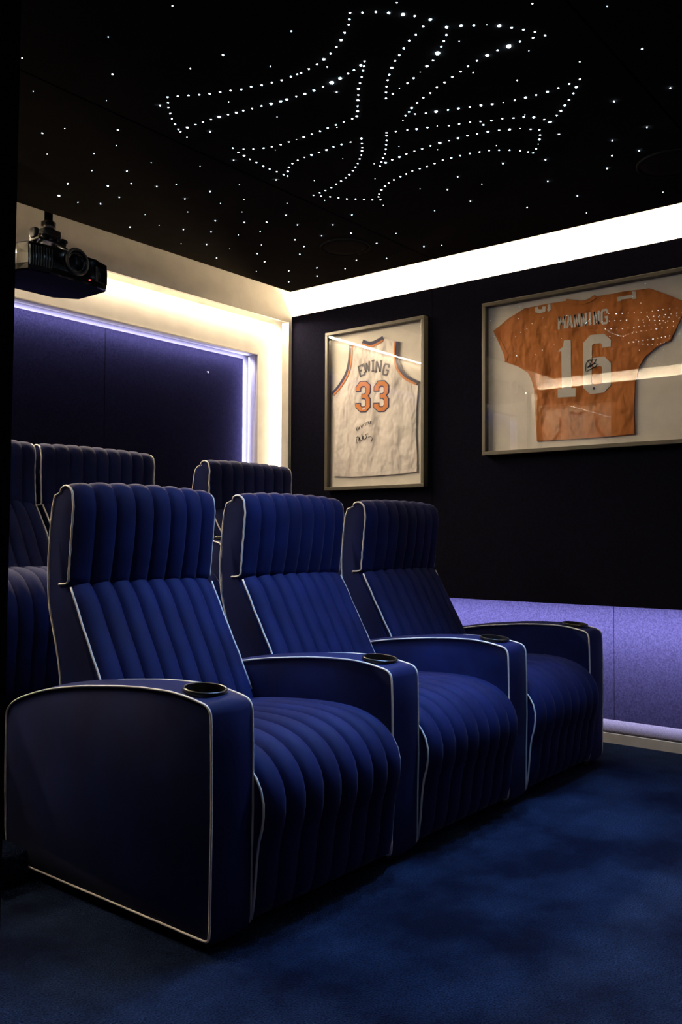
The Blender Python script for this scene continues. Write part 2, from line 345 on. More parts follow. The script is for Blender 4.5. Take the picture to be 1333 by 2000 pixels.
# ------------------------------------------------------------------ measured positions: star lights on the ceiling plane (x, y, size class)
STARS = {
'left_top':[(1.969,1.548,1),(1.993,1.569,1),(2.014,1.588,1),(2.038,1.622,1),(2.062,1.655,2),(2.083,1.69,1),(2.1,1.727,1),(2.113,1.765,2),(2.122,1.801,1),(2.127,1.84,1),(2.13,1.876,1),(2.129,1.892,1),(2.127,1.917,1),(2.125,1.957,1),(2.116,1.993,1),(2.107,2.031,1),(2.093,2.066,1),(2.085,2.105,1),(2.068,2.139,1),(2.053,2.174,1),(2.039,2.211,1),(2.022,2.244,1),(2.002,2.276,1),(1.983,2.309,1),(1.966,2.342,1),(1.992,2.371,1),(2.017,2.398,1),(2.049,2.425,1),(2.078,2.451,1),(2.115,2.477,1),(2.148,2.496,1),(2.166,2.505,1)],
'left_low':[(2.159,2.459,2),(2.162,2.419,1),(2.166,2.382,1),(2.17,2.344,1),(2.174,2.306,3),(2.182,2.269,1),(2.19,2.235,2),(2.195,2.205,1),(2.203,2.169,1),(2.211,2.131,1),(2.22,2.093,3),(2.227,2.055,2),(2.231,2.03,2),(2.236,1.991,1),(2.24,1.955,2),(2.242,1.916,2),(2.242,1.876,1),(2.239,1.836,4),(2.235,1.797,3),(2.228,1.758,1),(2.223,1.73,1),(2.212,1.694,2),(2.202,1.671,1),(2.224,1.69,1)],
'left_drop':[(2.243,1.708,1),(2.272,1.736,1),(2.3,1.764,1),(2.327,1.792,2),(2.359,1.817,1),(2.387,1.84,2),(2.419,1.866,1),(2.448,1.888,2),(2.476,1.913,2),(2.481,1.938,1),(2.481,1.977,1),(2.482,2.015,1),(2.482,2.053,1),(2.484,2.092,1),(2.484,2.132,1),(2.484,2.172,2),(2.482,2.208,0),(2.479,2.244,1),(2.477,2.284,1),(2.469,2.323,1),(2.459,2.357,1),(2.44,2.394,1),(2.417,2.425,1),(2.385,2.451,1),(2.424,2.461,1),(2.459,2.464,2),(2.499,2.47,1),(2.537,2.472,1),(2.58,2.475,1),(2.615,2.472,1),(2.654,2.468,1),(2.692,2.465,1),(2.713,2.462,1)],
'left_tail':[(2.679,2.43,2),(2.652,2.399,1),(2.634,2.364,1),(2.623,2.326,1),(2.619,2.286,1),(2.619,2.25,2),(2.62,2.211,1),(2.621,2.174,2),(2.617,2.136,1),(2.62,2.099,1),(2.626,2.059,1),(2.626,2.007,2),(2.662,2.032,1),(2.692,2.053,1),(2.714,2.071,2),(2.742,2.096,1),(2.766,2.122,1),(2.795,2.154,1),(2.817,2.183,1),(2.839,2.213,1),(2.861,2.249,2),(2.877,2.281,1),(2.892,2.318,1),(2.905,2.354,1),(2.921,2.395,1),(2.931,2.436,1),(2.935,2.472,1),(2.938,2.511,1),(2.967,2.49,1),(2.997,2.464,1),(3.029,2.442,1),(3.062,2.421,1),(3.088,2.392,1),(3.115,2.364,1),(3.141,2.337,1)],
'top':[(1.99,1.519,1),(2.012,1.487,1),(2.038,1.46,2),(2.07,1.432,3),(2.097,1.41,1),(2.14,1.384,2),(2.157,1.42,1),(2.179,1.461,1),(2.193,1.494,1),(2.217,1.531,1),(2.24,1.564,1),(2.26,1.594,1),(2.286,1.625,2),(2.316,1.656,1),(2.341,1.681,1),(2.372,1.708,1),(2.403,1.732,1),(2.436,1.756,1),(2.425,1.719,1)],
'right_top':[(2.202,1.367,2),(2.236,1.389,1),(2.261,1.413,1),(2.28,1.434,1),(2.304,1.463,4),(2.332,1.498,1),(2.348,1.531,2),(2.366,1.569,0),(2.383,1.606,1),(2.397,1.64,1),(2.222,1.329,2),(2.244,1.299,1),(2.266,1.268,0),(2.292,1.241,3),(2.323,1.217,1),(2.354,1.194,1),(2.386,1.173,1),(2.421,1.157,1)],
'right_diag':[(2.411,1.191,1),(2.406,1.232,1),(2.407,1.271,4),(2.406,1.309,1),(2.411,1.348,3),(2.419,1.389,1),(2.43,1.428,1),(2.443,1.463,1),(2.455,1.502,1),(2.47,1.541,1),(2.481,1.578,1),(2.499,1.616,1),(2.511,1.652,1),(2.528,1.689,1),(2.547,1.725,2),(2.565,1.748,1),(2.58,1.773,1),(2.604,1.801,0),(2.591,1.74,1)],
'right_mid':[(2.61,1.706,1),(2.622,1.671,3),(2.638,1.632,1),(2.651,1.597,2),(2.667,1.56,1),(2.682,1.524,2),(2.698,1.489,2),(2.711,1.453,0),(2.721,1.414,1),(2.727,1.376,2),(2.733,1.34,1),(2.736,1.299,2),(2.736,1.26,1),(2.733,1.219,1),(2.728,1.18,1),(2.768,1.21,2),(2.801,1.235,1),(2.834,1.266,1),(2.863,1.294,2),(2.89,1.321,2),(2.913,1.348,1),(2.944,1.388,3),(2.913,1.396,1)],
'right_low':[(2.875,1.418,2),(2.851,1.446,1),(2.835,1.478,1),(2.814,1.512,1),(2.803,1.55,1),(2.785,1.585,1),(2.767,1.617,1),(2.754,1.656,1),(2.742,1.692,1),(2.719,1.727,0),(2.706,1.762,1),(2.692,1.8,2),(2.676,1.831,1),(2.659,1.871,1),(2.647,1.905,1),(2.668,1.92,1),(2.699,1.941,1),(2.728,1.965,1),(2.76,1.99,1),(2.791,2.016,1),(2.816,2.043,1),(2.843,2.071,1),(2.872,2.099,1),(2.859,2.062,2),(2.853,2.025,1),(2.849,1.987,2),(2.844,1.95,1),(2.842,1.911,1),(2.844,1.876,1),(2.841,1.836,1),(2.842,1.794,3),(2.846,1.755,1),(2.849,1.718,2),(2.854,1.68,1),(2.862,1.643,1),(2.872,1.603,2),(2.814,1.589,1),(2.888,1.565,1),(2.906,1.531,2),(2.923,1.497,0),(2.952,1.469,1),(2.977,1.446,1)],
'right_tail':[(3.017,1.463,1),(3.049,1.481,2),(3.083,1.503,0),(3.114,1.527,1),(3.142,1.554,1),(3.122,1.565,1),(3.092,1.583,1),(3.062,1.614,1),(3.037,1.646,1),(3.016,1.678,1),(3.005,1.714,1),(2.993,1.751,1),(2.986,1.791,1),(2.983,1.829,1),(2.98,1.867,1),(2.988,1.911,1),(2.993,1.951,1),(2.993,1.986,1),(2.992,2.022,1),(3.001,2.059,1),(3.008,2.093,1),(3.02,2.134,1),(3.032,2.17,1),(3.053,2.204,2),(3.073,2.238,2),(3.105,2.274,1),(3.13,2.295,1),(3.163,2.309,1)],
'scatter':[(2.154,1.786,1),(1.987,2.408,1),(2.296,1.861,1),(2.499,2.023,0),(2.463,2.526,1),(2.498,2.332,0),(2.723,2.174,0),(2.231,2.415,1),(2.302,2.141,0),(2.119,2.201,0),(2.711,2.524,1),(1.63,1.925,1),(1.933,1.742,1),(1.898,1.998,2),(1.889,2.14,1),(2.038,1.926,0),(3.222,2.335,0),(2.42,2.676,0),(2.482,2.895,0),(2.446,2.979,1),(2.653,2.686,0),(2.624,2.836,1),(2.612,2.987,1),(2.783,2.787,0),(2.751,2.904,0),(2.73,3.101,0),(2.885,2.902,0),(2.934,2.664,0),(2.816,2.402,0),(3.013,2.508,0),(2.013,1.414,1),(3.055,1.405,3),(2.995,1.634,0),(2.885,1.831,0),(2.77,1.934,0),(2.836,1.434,0),(2.626,1.136,1),(2.606,1.345,1),(2.474,1.435,1),(2.289,1.376,0),(2.467,1.233,0),(2.253,1.115,1),(3.226,1.541,1),(3.153,1.691,1),(3.153,1.902,1),(3.286,1.863,0),(3.244,2.009,1),(3.43,1.628,1),(3.421,1.998,1),(3.167,2.099,0),(3.422,2.188,0),(3.651,1.835,2),(3.655,1.595,1),(3.875,1.647,0),(2.838,2.103,0),(2.96,2.189,0),(2.407,1.679,0),(1.612,2.197,0),(1.518,2.512,1),(1.755,2.367,2),(1.656,2.67,0),(1.85,2.527,0),(1.854,2.923,2),(1.883,2.823,0),(2.013,2.678,2),(2.09,2.789,0),(1.968,3.067,0),(2.08,2.917,0),(2.173,3.061,0),(2.265,2.95,1),(2.276,2.807,0),(2.246,3.404,4),(2.192,3.258,2),(2.313,3.142,3),(2.36,3.043,2),(2.42,3.204,1),(2.416,3.335,1),(2.344,3.403,0),(2.629,3.285,0),(2.761,3.343,0),(2.872,3.293,1),(2.693,3.478,2),(2.979,3.21,1),(3.093,3.366,1),(3.009,3.466,0),(2.211,2.52,0),(2.885,3.08,1),(3.279,3.489,1),(3.22,3.328,0),(3.095,3.138,0),(2.987,2.988,1),(3.127,3.017,0),(3.275,3.151,0),(3.361,3.263,1),(3.587,3.489,0),(3.053,2.904,2),(3.491,3.333,2),(3.039,2.765,1),(3.168,2.807,1),(3.32,2.96,1),(3.427,2.991,1),(3.509,3.092,1),(3.693,3.337,1),(3.851,3.479,1),(3.746,3.172,1),(3.864,3.271,1),(3.36,2.816,1),(3.274,2.673,1),(3.226,2.519,1),(3.421,2.676,1),(3.623,2.667,2),(3.775,2.916,1),(3.858,3.06,2),(3.85,2.768,1),(3.56,2.501,0),(3.807,2.5,1),(3.849,2.418,0),(2.396,0.954,0),(2.674,0.954,2),(2.965,0.964,1),(2.937,1.147,1),(3.197,1.125,1),(3.224,1.266,1),(3.356,1.319,2),(3.373,1.218,1),(3.457,1.38,1),(3.848,1.286,0)],
}
# jersey outlines: (metres to the viewer's right, metres up) from each frame's lower left corner
JERSEY_TANK = [(0.19, 0.944), (0.285, 0.958), (0.33, 0.939), (0.37, 0.935), (0.413, 0.947), (0.445, 0.957), (0.561, 0.917), (0.554, 0.851), (0.56, 0.787), (0.584, 0.737), (0.63, 0.691), (0.712, 0.651), (0.701, 0.628), (0.692, 0.486), (0.69, 0.331), (0.698, 0.201), (0.702, 0.107), (0.567, 0.103), (0.373, 0.099), (0.203, 0.1), (0.054, 0.105), (0.05, 0.128), (0.061, 0.275), (0.06, 0.475), (0.04, 0.635), (0.083, 0.669), (0.125, 0.711), (0.162, 0.766), (0.181, 0.833), (0.186, 0.899)]
ARM_L = [(0.038, 0.643), (0.083, 0.677), (0.125, 0.72), (0.161, 0.774), (0.18, 0.84), (0.186, 0.899), (0.19, 0.944)]
ARM_R = [(0.55, 0.918), (0.545, 0.853), (0.552, 0.785), (0.578, 0.734), (0.626, 0.685), (0.707, 0.643)]
NECK = [(0.285, 0.954), (0.33, 0.935), (0.37, 0.933), (0.413, 0.944), (0.445, 0.955)]
THREE = [(0.25, 0.652), (0.25, 0.669), (0.272, 0.685), (0.31, 0.683), (0.331, 0.665), (0.331, 0.621), (0.307, 0.605), (0.287, 0.607)]
THREE_LOW = [(0.287, 0.607), (0.307, 0.605), (0.329, 0.582), (0.329, 0.534), (0.306, 0.516), (0.275, 0.519), (0.25, 0.539), (0.25, 0.557)]
THREE_STEP = [(0.25, 0.652), (0.395, 0.642)]
GL_E = [(0.282, 0.77)]
GL_W = [(0.318, 0.786)]
GL_I = [(0.367, 0.789)]
GL_N = [(0.41, 0.78)]
GL_G = [(0.467, 0.755)]
GL_SIZE = [(0.362, 0.826), (0.362, 0.755), (0.338, 0.793), (0.382, 0.788)]
JERSEY_FOOT = [(0.055, 0.729), (0.155, 0.786), (0.248, 0.827), (0.376, 0.829), (0.496, 0.829), (0.532, 0.822), (0.576, 0.808), (0.62, 0.81), (0.66, 0.824), (0.808, 0.824), (0.943, 0.819), (1.026, 0.775), (1.134, 0.713), (1.095, 0.631), (1.051, 0.537), (0.977, 0.52), (0.917, 0.476), (0.885, 0.427), (0.869, 0.348), (0.863, 0.219), (0.868, 0.083), (0.738, 0.082), (0.6, 0.081), (0.457, 0.082), (0.323, 0.083), (0.316, 0.233), (0.314, 0.372), (0.298, 0.427), (0.276, 0.468), (0.213, 0.507), (0.127, 0.544), (0.132, 0.579), (0.095, 0.651)]
COLLAR = [(0.499, 0.827), (0.532, 0.817), (0.576, 0.804), (0.62, 0.805), (0.664, 0.823)]
CUFF_L = [(0.061, 0.729), (0.101, 0.653), (0.138, 0.578), (0.131, 0.545)]
ONE = [(0.449, 0.56), (0.479, 0.582), (0.486, 0.615), (0.524, 0.613), (0.526, 0.352), (0.55, 0.352), (0.55, 0.306), (0.449, 0.31), (0.449, 0.355), (0.473, 0.355), (0.471, 0.558)]
SIX = [(0.721, 0.548), (0.721, 0.573), (0.699, 0.596), (0.641, 0.599), (0.618, 0.577), (0.617, 0.358), (0.64, 0.335), (0.696, 0.335), (0.72, 0.356), (0.721, 0.453), (0.699, 0.477), (0.645, 0.477)]
NAMEBASE = [(0.452, 0.675), (0.729, 0.67), (0.452, 0.75), (0.729, 0.747)]
SH_ONE = [(0.78, 0.8), (0.86, 0.799), (0.856, 0.816), (0.877, 0.814), (0.879, 0.776), (0.859, 0.776), (0.86, 0.782), (0.8, 0.784), (0.8, 0.777), (0.781, 0.778)]
SH_SIX = [(0.324, 0.822), (0.327, 0.801), (0.348, 0.794), (0.369, 0.796), (0.372, 0.817)]
SH_SIX_B = [(0.4, 0.824), (0.402, 0.798), (0.391, 0.791)]
FOLDS = [(0.314, 0.53), (0.314, 0.39), (0.841, 0.653), (0.857, 0.577), (0.806, 0.306), (0.818, 0.198), (0.329, 0.668), (0.849, 0.648)]
DIGIT3 = [(0.231, 0.67), (0.266, 0.705), (0.318, 0.7), (0.351, 0.67), (0.351, 0.621), (0.335, 0.604), (0.35, 0.586), (0.35, 0.531), (0.315, 0.502), (0.267, 0.505), (0.23, 0.537), (0.229, 0.568), (0.275, 0.565), (0.275, 0.549), (0.283, 0.542), (0.299, 0.541), (0.309, 0.548), (0.309, 0.578), (0.299, 0.586), (0.278, 0.588), (0.278, 0.623), (0.299, 0.622), (0.309, 0.63), (0.309, 0.654), (0.301, 0.663), (0.285, 0.664), (0.275, 0.656), (0.275, 0.635), (0.231, 0.638)]
DIGIT3_B = [(0.373, 0.658), (0.408, 0.693), (0.461, 0.689), (0.493, 0.658), (0.493, 0.61), (0.477, 0.593), (0.492, 0.574), (0.492, 0.52), (0.458, 0.491), (0.409, 0.494), (0.372, 0.526), (0.372, 0.557), (0.417, 0.554), (0.417, 0.538), (0.425, 0.53), (0.441, 0.529), (0.451, 0.537), (0.451, 0.566), (0.441, 0.575), (0.421, 0.576), (0.421, 0.612), (0.441, 0.61), (0.451, 0.618), (0.451, 0.642), (0.443, 0.651), (0.427, 0.652), (0.417, 0.645), (0.417, 0.623), (0.373, 0.627)]
SIG = [
 [(0.236, 0.412), (0.243, 0.39)],
 [(0.247, 0.415), (0.251, 0.396)],
 [(0.255, 0.413), (0.269, 0.403)],
 [(0.267, 0.418), (0.257, 0.399)],
 [(0.275, 0.422), (0.281, 0.405), (0.286, 0.425)],
 [(0.293, 0.43), (0.298, 0.412)],
 [(0.312, 0.438), (0.304, 0.434), (0.314, 0.423), (0.308, 0.417)],
 [(0.32, 0.44), (0.325, 0.421)],
 [(0.316, 0.437), (0.329, 0.441)],
 [(0.333, 0.427), (0.336, 0.442), (0.341, 0.428)],
 [(0.349, 0.426), (0.348, 0.444), (0.356, 0.443), (0.349, 0.435), (0.357, 0.43)],
 [(0.235, 0.346), (0.251, 0.354), (0.259, 0.338), (0.247, 0.313), (0.237, 0.31), (0.241, 0.34)],
 [(0.261, 0.351), (0.266, 0.309), (0.272, 0.331), (0.263, 0.341)],
 [(0.28, 0.366), (0.288, 0.34), (0.277, 0.321)],
 [(0.29, 0.356), (0.297, 0.326), (0.302, 0.336)],
 [(0.326, 0.368), (0.309, 0.361), (0.32, 0.347), (0.308, 0.332)],
 [(0.331, 0.345), (0.352, 0.347), (0.367, 0.334), (0.355, 0.315)]]
SIGB = [
 [(0.606, 0.435), (0.609, 0.473), (0.624, 0.492), (0.645, 0.496), (0.628, 0.458)],
 [(0.619, 0.486), (0.667, 0.49), (0.645, 0.464), (0.619, 0.459)],
 [(0.615, 0.451), (0.65, 0.468), (0.663, 0.47)],
 [(0.61, 0.43), (0.636, 0.444), (0.654, 0.45)],
 [(0.645, 0.456), (0.654, 0.446), (0.671, 0.465)],
 [(0.624, 0.479), (0.641, 0.465), (0.632, 0.453)]]

# ------------------------------------------------------------------ the room
XR, XL, ZC = 4.455, 0.64, 2.5625
YB = 4.01
bm = bmesh.new(); box(bm, -1.6, 4.80, -2.7, 4.30, -.06, 0)
struct(obj('floor', bm, 'carpet'))
bm = bmesh.new()                                                    # raised floor under the rear row and the aisle steps
box(bm, 1.545, 4.745, 2.70, 4.20, .001, .40, .025, 3)
box(bm, XL+.002, 1.543, 3.0, 4.20, .001, .40, .025, 3)
box(bm, XL+.002, 1.541, 2.73, 3.02, .001, .26, .035, 4)
box(bm, XL+.002, 1.539, 2.42, 2.76, .001, .112, .035, 4)
struct(obj('trim_1', bm, 'carpet', None, True))
# black star ceiling: a raft hung clear of the walls, in three bays with dark joints
CX0, CX1, CYB = 1.072, 4.023, 3.621
bm = bmesh.new()
for y0, y1 in ((-2.7, 1.029), (1.038, 2.576), (2.585, CYB)): box(bm, CX0, CX1, y0, y1, ZC, ZC+.05)
struct(obj('ceiling', bm, 'ceiling'))
bm = bmesh.new(); box(bm, CX0, CX1, -2.7, CYB, ZC+.045, ZC+.065)
struct(obj('trim_2', bm, 'groove'))
bm = bmesh.new(); box(bm, .40, 4.70, -2.7, 4.30, 2.87, 2.93)         # slab above the light coves
struct(obj('trim_3', bm, 'white'))
bm = bmesh.new(); box(bm, 4.0346, 4.0391, -2.7, 1.82, 2.5695, 2.5745)    # fine black bead along the cove opening
struct(obj('trim_4', bm, 'groove'))

def side_panels(xa, xb, z0, z1, cuts):
    bm = bmesh.new()
    for y0, y1 in zip(cuts, cuts[1:]): box(bm, xa, xb, y0+.0015, y1-.0015, z0, z1)
    return bm
struct(obj('wall_right', side_panels(4.455, 4.485, .703, 2.55, (-2.7, -.56, 1.152, 2.864, 3.998)), 'wall'))
bm = bmesh.new(); box(bm, 4.485, 4.80, -2.7, 4.0, .78, 2.485)        # core behind the panels
struct(obj('wall_right_core', bm, 'groove'))
bm = bmesh.new(); box(bm, 4.60, 4.80, -2.7, 4.30, 2.485, 2.93)
struct(obj('wall_right_cove', bm, 'white'))
struct(obj('wall_right_niche', side_panels(4.745, 4.80, .0, .78, (-2.7, .15, 1.868, 3.58, 4.30)), 'niche'))
bm = bmesh.new(); box(bm, 4.455, 4.745, -2.7, 2.695, 0, .050)
struct(obj('baseboard_right', bm, 'kerb'))
bm = bmesh.new()
box(bm, 4.462, 4.743, -2.7, 2.69, .0505, .062, .004, 2)
struct(obj('trim_5', bm, 'pale_carpet'))

bm = side_panels(.60, .64, 0, 2.55, (1.07, 2.864, 4.12))
for v in bm.verts:
    if v.co.y < 2 and v.co.x > .62: v.co.x += (v.co.z-1.15)*.008         # the padded jamb leans a little
struct(obj('wall_left', bm, 'wall'))
bm = bmesh.new(); box(bm, .40, .60, 1.075, 4.30, 0, 2.485)
struct(obj('wall_left_core', bm, 'wall'))
bm = bmesh.new(); box(bm, .36, .49, 1.075, 4.30, 2.486, 2.93); box(bm, .36, .49, -2.7, -1.6, 2.486, 2.93)
struct(obj('wall_left_cove', bm, 'white'))
bm = bmesh.new(); box(bm, .40, .64, -2.7, -1.6, 0, 2.485); box(bm, .60, .64, -2.7, -1.6, 2.485, 2.55)
struct(obj('wall_left_front', bm, 'wall'))
bm = bmesh.new(); box(bm, .40, .64, -1.6, 1.07, 2.40, 2.93)
struct(obj('wall_left_lintel', bm, 'wall'))

# back wall: bulkhead, lit cream surround, recessed navy field
YF, Y2 = 4.12, 4.197
OX0, OX1, OZ1 = .85, 4.251, 2.276
bm = bmesh.new(); box(bm, .49, 4.60, YB, YB+.02, 2.512, 2.87)
struct(obj('wall_back_bulkhead', bm, 'cream'))
bm = bmesh.new()
box(bm, .49, 4.62, YF, 4.30, OZ1, 2.87)
box(bm, .49, OX0, YF, 4.30, 0, OZ1); box(bm, OX1, 4.62, YF, 4.30, 0, OZ1)
struct(obj('wall_back', bm, 'white'))
bm = bmesh.new(); box(bm, OX0, OX1, Y2+.004, 4.30, .4, OZ1)
struct(obj('wall_back_channel', bm, 'channel'))
bm = bmesh.new(); box(bm, 3.078, 3.090, Y2+.0006, Y2+.0032, .42, OZ1-.029); box(bm, 1.418, 1.428, Y2+.0006, Y2+.0032, .42, OZ1-.029)
struct(obj('trim_8', bm, 'groove'))
bm = bmesh.new()
for x0, x1 in ((.91, 1.42), (1.424, 3.082), (3.086, OX1-.058)): box(bm, x0, x1, Y2, Y2+.02, .42, OZ1-.029)
struct(obj('wall_back_field', bm, 'wall'))
bm = bmesh.new()                                                    # slim cream architrave round the recess
box(bm, OX0-.004, OX1+.004, YF-.004, YF+.02, OZ1-.002, OZ1+.004); box(bm, OX1-.002, OX1+.004, YF-.004, YF+.02, .4, OZ1+.004)
struct(obj('trim_6', bm, 'cream'))
bm = bmesh.new(); box(bm, 4.428, 4.454, 3.997, 4.058, .4, 2.512); box(bm, XL+.001, XL+.027, 3.997, 4.058, .4, 2.512)
struct(obj('trim_7', bm, 'cream'))

# lavender LED lines round the recess
def led(name, label, *b):
    bm = bmesh.new(); box(bm, *b); return tag(obj(name, bm, 'lav_led'), label, 'light strip')
led('led_strip', 'lavender light strip down the right side of the recessed navy rear panel', OX1-.0035, OX1-.0005, Y2-.004, Y2+.003, .45, OZ1-.01)

# ------------------------------------------------------------------ ceiling speakers
def speaker(x, y, label):
    r = empty('ceiling_speaker', (x, y, ZC)); tag(r, label, 'speaker', 'round ceiling speakers')
    bm = bmesh.new(); lathe(bm, [(.123, -.001), (.124, -.006), (.128, -.008), (.133, -.005), (.133, .002)], 48); obj('rim', bm, 'speaker', r, True)
    bm = bmesh.new(); lathe(bm, [(.0, -.0045), (.05, -.0045), (.09, -.0042), (.1245, -.003), (.1245, .001)], 48); obj('grille', bm, 'speaker', r, True)
speaker(3.566, 2.828, 'round black ceiling speaker near the rear corner, behind the ceiling joint')
speaker(3.566, 1.160, 'round black ceiling speaker cut by the right edge of the photo')

# ------------------------------------------------------------------ star lights
bm = bmesh.new()
N8 = 8
r0 = [bm.verts.new((math.cos(2*math.pi*k/N8), math.sin(2*math.pi*k/N8), 0)) for k in range(N8)]
r1 = [bm.verts.new((.75*math.cos(2*math.pi*k/N8), .75*math.sin(2*math.pi*k/N8), -.42)) for k in range(N8)]
tip = bm.verts.new((0, 0, -.62))
for k in range(N8):
    bm.faces.new((r0[k], r0[(k+1) % N8], r1[(k+1) % N8], r1[k])); bm.faces.new((r1[k], r1[(k+1) % N8], tip))
star0 = obj('star_light', bm, 'star'); star_mesh = star0.data
SIZES = {0: .0014, 1: .0032, 2: .0045, 3: .0056, 4: .0076}
LAB = dict(
    left_top=("upper outline of the emblem's long left wing", "star lights, left wing top"),
    left_low=("lower outline of the emblem's long left wing", "star lights, left wing bottom"),
    left_drop=("emblem's second left band", "star lights, second left band"),
    left_tail=("emblem's lowest left tail", "star lights, left tail"),
    top=("emblem's curved top loop", "star lights, top loop"),
    right_top=("emblem's upper right arm", "star lights, upper right arm"),
    right_diag=("slanting stroke below the emblem's upper right arm", "star lights, slanting stroke"),
    right_mid=("outline of the emblem's middle right wing", "star lights, middle right wing"),
    right_low=("emblem's inner right band", "star lights, inner right band"),
    right_tail=("emblem's bottom right tail", "star lights, right tail"))
SIZEW = {0: 'tiny', 1: 'small', 2: 'bright', 3: 'large bright', 4: 'largest brilliant'}
emb = [(k, s) for k in STARS if k != 'scatter' for s in STARS[k]]
sca = sorted(STARS['scatter'], key=lambda s: (-s[2], math.hypot(s[0], s[1])))
nind = 300-len(emb)
first = True
def put_star(x, y, c, label, group, k=1.0):
    global first
    o = star0 if first else star0.copy()
    if not first: COL.objects.link(o)
    first = False
    o.location = (x, y, ZC+.0004); o.scale = (SIZES[c]*k,)*3
    tag(o, label, 'star light', group)
for k, (x, y, c) in emb:
    place, grp = LAB[k]
    put_star(x, y, c, SIZEW[c]+' star light in the '+place, SIZEW[c]+' '+grp)
for x, y, c in sca[:nind]:
    bay = 'rear ceiling bay' if y > 2.58 else ('middle ceiling bay outside the emblem' if y > 1.033 else 'right edge ceiling bay')
    put_star(x, y, c, SIZEW[c]+' scattered star light in the '+bay, SIZEW[c]+' scattered star lights, '+bay, .7)
bm = bmesh.new()
for x, y, c in sca[nind:]:
    q = bmesh.ops.create_icosphere(bm, subdivisions=1, radius=SIZES[c]*.62)
    for v in q['verts']: v.co += Vector((x, y, ZC-SIZES[c]*.62-.0002))
o = tag(obj('scattered_star_lights', bm, 'star'), 'faint pinpoint star lights sprinkled all over the black ceiling', 'star lights'); o['kind'] = 'stuff'

# ------------------------------------------------------------------ recliners
ARM = [(.925, .035), (.0, .032), (-.004, .06), (-.005, .21), (-.008, .34), (-.006, .50), (-.003, .598), (.004, .614), (.018, .624), (.09, .637), (.16, .643), (.266, .641),
       (.36, .635), (.447, .626), (.54, .616), (.62, .604), (.70, .590), (.753, .578), (.81, .562), (.864, .545), (.905, .527), (.930, .508), (.942, .49), (.943, .31), (.936, .12)]
def make_arm(parent, x0, w=.146, depth=1.0, cup=True):
    loop = [(a*depth, b) for a, b in ARM]
    bm = bmesh.new()
    prism_x(bm, loop, [(0, -.004), (.003, 0), (.02, .004), (.05, .008), (w/2, .010), (w-.05, .008), (w-.02, .004), (w-.003, 0), (w, -.004)])
    a = obj('armrest', bm, 'velvet', parent, True); a.location = (x0, 0, 0)
    if cup:
        cy, cz, tilt = .094, .6475, math.radians(5.5)
        bmc = bmesh.new(); bmesh.ops.create_cone(bmc, cap_ends=True, segments=40, radius1=.0535, radius2=.0535, depth=.16)
        bmesh.ops.transform(bmc, matrix=Matrix.Translation((.068, cy, cz)) @ Matrix.Rotation(tilt, 4, 'X'), verts=bmc.verts[:])
        cut = obj('cut', bmc, None); cut.location = (0, 0, 0); cut.parent = a
        md = a.modifiers.new('b', 'BOOLEAN'); md.operation = 'DIFFERENCE'; md.object = cut; md.solver = 'EXACT'
        bpy.context.view_layer.update()
        dg = bpy.context.evaluated_depsgraph_get(); me = bpy.data.meshes.new_from_object(a.evaluated_get(dg))
        a.modifiers.clear(); a.data = me; bpy.data.objects.remove(cut)
    me = a.data                                                    # soft on the rounded faces, crisp at the flat sides
    for p in me.polygons: p.use_smooth = abs(p.normal.x) < .97
    me.set_sharp_from_angle(angle=math.radians(38))
    L = [(-.001, y, z) for y, z in catmull2(loop)]; R = [(w+.001, y, z) for y, z in catmull2(loop)]
    cord('piping', [L, R], .0036, a, True)
    if cup:
        bm = bmesh.new()
        lathe(bm, [(.040, -.075), (.050, -.07), (.0525, .0), (.0535, .004), (.057, .005), (.0595, .003), (.060, -.003), (.0545, -.004), (.0538, -.074), (.041, -.079)], 40,
              Matrix.Translation((.068, cy, cz)) @ Matrix.Rotation(tilt, 4, 'X'))
        c = obj('cup_holder', bm, 'cupring', a, True); c['label'] = 'round black cup holder'
        c.data.set_sharp_from_angle(angle=math.radians(40))
    return a
def catmull2(loop):
    """closed loop with softly rounded corners"""
    out = []
    m = len(loop)
    for i in range(m):
        a, b, c = Vector(loop[i-1]), Vector(loop[i]), Vector(loop[(i+1) % m])
        d1, d2 = (a-b), (c-b); r1, r2 = min(.02, d1.length*.45), min(.02, d2.length*.45)
        p, q = b+d1.normalized()*r1, b+d2.normalized()*r2
        for t in (0, .33, .67, 1): out.append(tuple((1-t)**2*p+2*t*(1-t)*b+t*t*q))
    return out
